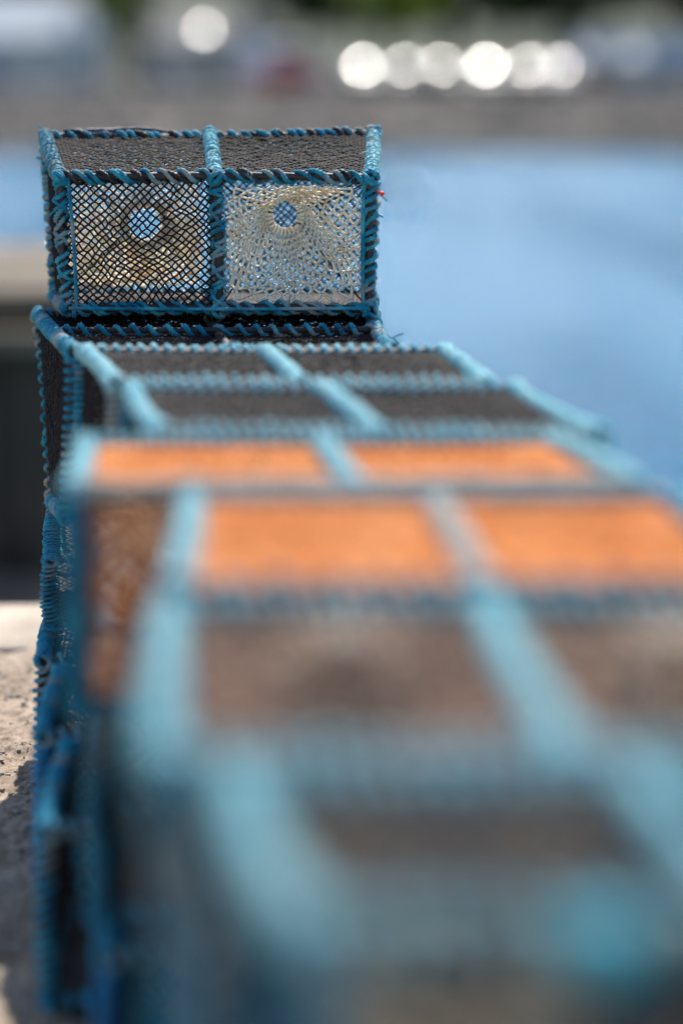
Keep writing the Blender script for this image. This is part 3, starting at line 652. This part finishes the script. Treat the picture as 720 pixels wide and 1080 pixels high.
# --- vehicles
def vehicle(name,L_,W,Hh,hood,belt,cowl,rf0,rf1,rear,paint,label,cat,group=None,hoodz=None,van=False,bulge=4.):
    """x forward. cowl, rf0, rf1, rear: x of windscreen foot, roof front, roof back, rear window foot"""
    r=empty(name,(0,0,0)); tag(r,label,cat,group)
    hz=hoodz or belt
    st=[(-L_/2,.80,.42,belt*.80,None),(-L_/2+.10,.92,.26,belt*.97,None),(rear,.97,.22,belt,belt+.005),(rf1,.99,.20,belt,Hh-.02),((rf0+rf1)/2,1.0,.20,belt,Hh),(rf0,1.0,.20,belt,Hh-.03),
        (cowl,.99,.20,belt,belt+.005),(L_/2-.42,.97,.22,hz*.93,None),(L_/2-.10,.90,.26,hz*.80,None),(L_/2,.78,.38,hz*.60,None)]
    rows=[]
    for (x,wf,zb,zt,zr) in st:
        w=W/2*wf; wr=w*.97 if zr is None or zr<=zt+.01 else w*.80
        zr=zt+.01 if zr is None else zr; zm=(zb+zt)/2
        half=[(0,zb),(w*.86,zb),(w*.97,zb+.10),(w,zm),(w*.975,zt),(wr*.985 if zr>zt+.02 else w*.93,zr-(.06 if zr>zt+.02 else -.012)),(wr*.86,zr+.015),(0,zr+.035)]
        ring=[(x,y,z) for y,z in half]+[(x,-y,z) for y,z in half[-2:0:-1]]
        rows.append(ring)
    Pn=np.array(rows); n,k,_=Pn.shape; mb=MB()
    i=np.arange(n-1)[:,None]*k; j=np.arange(k)[None]; j2=((np.arange(k)+1)%k)[None]
    q=np.stack([i+j,i+j2,i+k+j2,i+k+j],-1).reshape(-1,4); t=[]
    V=np.concatenate([Pn.reshape(-1,3),[Pn[0].mean(0)],[Pn[-1].mean(0)]]); a=n*k
    for m_ in range(k): t+= [(a,(m_+1)%k,m_),(a+1,(n-1)*k+m_,(n-1)*k+(m_+1)%k)]
    mb.add(V,q,t); mb.build('body',paint,r)
    # windscreen: curved sheet standing proud of the pillars
    def screen(nm,xa,xb,mt,sgn,Rr=bulge):
        wa,wb=W/2*.86,W/2*.70; za,zb=belt+.06,Hh-.07; nn=np.array([zb-za,0,xa-xb]); nn=nn*sgn/np.linalg.norm(nn)
        if nn[2]<0: nn=-nn
        nn=np.array([abs(nn[0])*sgn,0,abs(nn[2])]); h=math.hypot(xa-xb,zb-za)
        Gd=[]
        for v in np.linspace(0,1,13):
            row=[]
            for u in np.linspace(-1,1,17):
                w=wa+(wb-wa)*v; y=u*w; p=np.array([xa+(xb-xa)*v,y,za+(zb-za)*v]); e=.055+.045-(y*y+((v-.5)*h)**2)/(2*Rr)
                row.append(p+nn*e)
            Gd.append(row)
        mb=MB(); mb.grid(np.array(Gd)); return mb.build(nm,mt,r)
    screen('windscreen',cowl,rf0,M['glint_glass'],1,bulge)
    if not van: screen('rear_window',rear,rf1,M['glass'],-1,3.)
    for s in (-1,1):
        for (xa,xb,xc,xd) in (((cowl-.18,(cowl+rf0)/2*.2+rf0*.8-.10,(rf0+rf1)/2+.05,(rf0+rf1)/2+.05),) if van else ((cowl-.22,rf0-.12,(rf0+rf1)/2+.05,(rf0+rf1)/2+.05),((rf0+rf1)/2-.05,(rf0+rf1)/2-.05,rf1+.10,rear+.30))):
            yo=lambda z:s*(W/2*.975+(W/2*.80-W/2*.975)*((z-belt)/(Hh-belt))+.012)
            z0,z1=belt+.06,Hh-.12
            mb=MB(); mb.add([(xa,yo(z0),z0),(xd,yo(z0),z0),(xc,yo(z1),z1),(xb,yo(z1),z1)],[(0,1,2,3)]); mb.build('side_window',M['glass'],r,False)
        mb=MB(); mb.bevbox((cowl-.22,s*(W/2+.02)-.07,belt+.02),(cowl-.08,s*(W/2+.02)+.07+.02*s,belt+.15),.02); mb.build('wing_mirror',paint,r)
        mb=MB(); mb.bevbox((L_/2-.14,s*W*.33-.17,hz*.66),(L_/2-.005,s*W*.33+.17,hz*.80),.03); mb.build('headlight',M['lamp'],r)
        mb=MB(); mb.bevbox((-L_/2+.005,s*W*.36-.10,belt*.62),(-L_/2+.09,s*W*.36+.10,belt*.88),.02); mb.build('tail_light',M['red_lens'],r)
        for xw in (L_/2-.78,-L_/2+.72):
            Mw=Matrix.Translation((xw,s*(W/2-.10),.31))@Matrix.Rotation(R(-90*s),4,'X')
            wh=MB(); lathe(wh,[(.20,-.10),(.29,-.10),(.315,-.06),(.315,.06),(.29,.11),(.20,.115)],22,Mw); wo=wh.build('wheel',M['tyre'],r)
            rm=MB(); lathe(rm,[(.205,.10),(.19,.105),(.17,.07),(.06,.085),(.0,.09)],22,Mw); rm.build('rim',M['alloy'],wo)
    mb=MB(); mb.bevbox((L_/2-.06,-W*.20,hz*.50),(L_/2+.015,W*.20,hz*.63),.015); mb.build('grille',M['tyre'],r)
    return r
M['tyre']=flat('black_rubber',(.02,.02,.02),.7); M['alloy']=flat('alloy',(.5,.5,.5),.35,.9)
M['lamp']=flat('headlamp_lens',(.6,.62,.65),.15); M['red_lens']=flat('red_lens',(.35,.01,.01),.2)
def paint(nm,c,metal=.0): return flat(nm,c,.5,metal,1.45,.04)
PC=[paint('silver_paint',(.20,.205,.21)),paint('grey_paint',(.09,.095,.10)),paint('white_car_paint',(.7,.7,.69)),paint('pale_car_paint',(.33,.33,.33)),paint('black_paint',(.015,.016,.02)),paint('blue_paint',(.03,.06,.14)),paint('beige_paint',(.17,.15,.12))]
# windscreen foot and roof front give a 31 degree slope
def hatch(i,label,group=None,bulge=4.): return vehicle('parked_car',4.1,1.74,1.46,1.,.92,1.02,.12,-1.25,-1.78,PC[i] if isinstance(i,int) else i,label,'car',group,hoodz=.90,bulge=bulge)
cars=[(1.20,139.8,0,'silver grey hatchback, leftmost of the row of cars facing the water'),
      (3.55,139.9,1,'grey hatchback, second from the left in the row of cars facing the water'),
      (5.70,139.7,6,'beige hatchback in the row of cars facing the water'),
      (8.28,139.9,3,'pale grey hatchback between the beige and the black car facing the water'),
      (10.55,139.7,4,'black hatchback in the row of cars facing the water'),
      (12.60,140.0,5,'dark blue hatchback, rightmost of the row of cars facing the water')]
CARYAW=[-81.5,-83,-86.5,-89,-91,-93]
for (x,y,i,lab),yaw,bu in zip(cars,CARYAW,(3.1,2.5,2.55,3.4,2.25,1.95)):
    c=hatch(i,lab,'cars parked facing the water',bu); c.location=(x,y,ZQ); c.rotation_euler=(0,0,R(yaw))
c=hatch(1,'grey hatchback added for an extra glint behind the right end of the parked cars',None,1.7); c.location=(12.0,144.6,ZQ); c.rotation_euler=(0,0,R(-93))  # car added so that its windscreen gives one more glint
c=hatch(paint('red_paint',(.50,.010,.02)),'dark red hatchback parked side on in front of the white van'); c.location=(-3.4,138.2,ZQ); c.rotation_euler=(0,0,R(176))
v=vehicle('parked_van',5.4,2.0,2.55,1.,1.25,1.95,1.30,-2.45,-2.60,PC[2],'large white van parked side on behind the dark red car','van',van=True,hoodz=1.15); v.location=(-3.4,143.5,ZQ); v.rotation_euler=(0,0,R(2))

# ------------------------------------------------------------------ light, sky, camera
S=Vector((.035,.69,.725)).normalized()
w=bpy.data.worlds.new('World'); scene.world=w; w.use_nodes=True; nt=w.node_tree
sky=nt.nodes.new('ShaderNodeTexSky'); sky.sky_type='NISHITA'; sky.sun_disc=False
sky.sun_elevation=math.asin(S.z); sky.sun_rotation=math.atan2(S.x,S.y); sky.air_density=1.; sky.dust_density=.6; sky.ozone_density=1.5
bg=nt.nodes['Background']; bg.inputs['Strength'].default_value=.115; nt.links.new(sky.outputs['Color'],bg.inputs['Color'])
sl=bpy.data.lights.new('sun','SUN'); sl.energy=4.6; sl.angle=R(.53); sl.color=(1,.95,.87); so=bpy.data.objects.new('sun',sl); COL.objects.link(so)
so.rotation_euler=S.to_track_quat('Z','Y').to_euler(); so.location=(5,10,20)
cam=bpy.data.cameras.new('camera'); co=bpy.data.objects.new('camera',cam); COL.objects.link(co); scene.camera=co
cam.sensor_fit='VERTICAL'; cam.sensor_height=36.; cam.lens=2550/1080*36
co.location=(0,0,1.44); co.rotation_euler=(R(90)-math.atan(490/2550.),0,0)
cam.clip_start=.05; cam.clip_end=2000
cam.dof.use_dof=True; cam.dof.focus_distance=4.965; cam.dof.aperture_fstop=cam.lens/1000/.103; cam.dof.aperture_blades=0
scene.view_settings.view_transform='Standard'; scene.view_settings.look='None'; scene.view_settings.exposure=.80; scene.view_settings.gamma=1
cy=scene.cycles; cy.use_adaptive_sampling=False; cy.max_bounces=6; cy.diffuse_bounces=3; cy.glossy_bounces=3; cy.use_denoising=True
cy.sample_clamp_indirect=8; cy.sample_clamp_direct=0; cy.caustics_reflective=False; cy.caustics_refractive=False
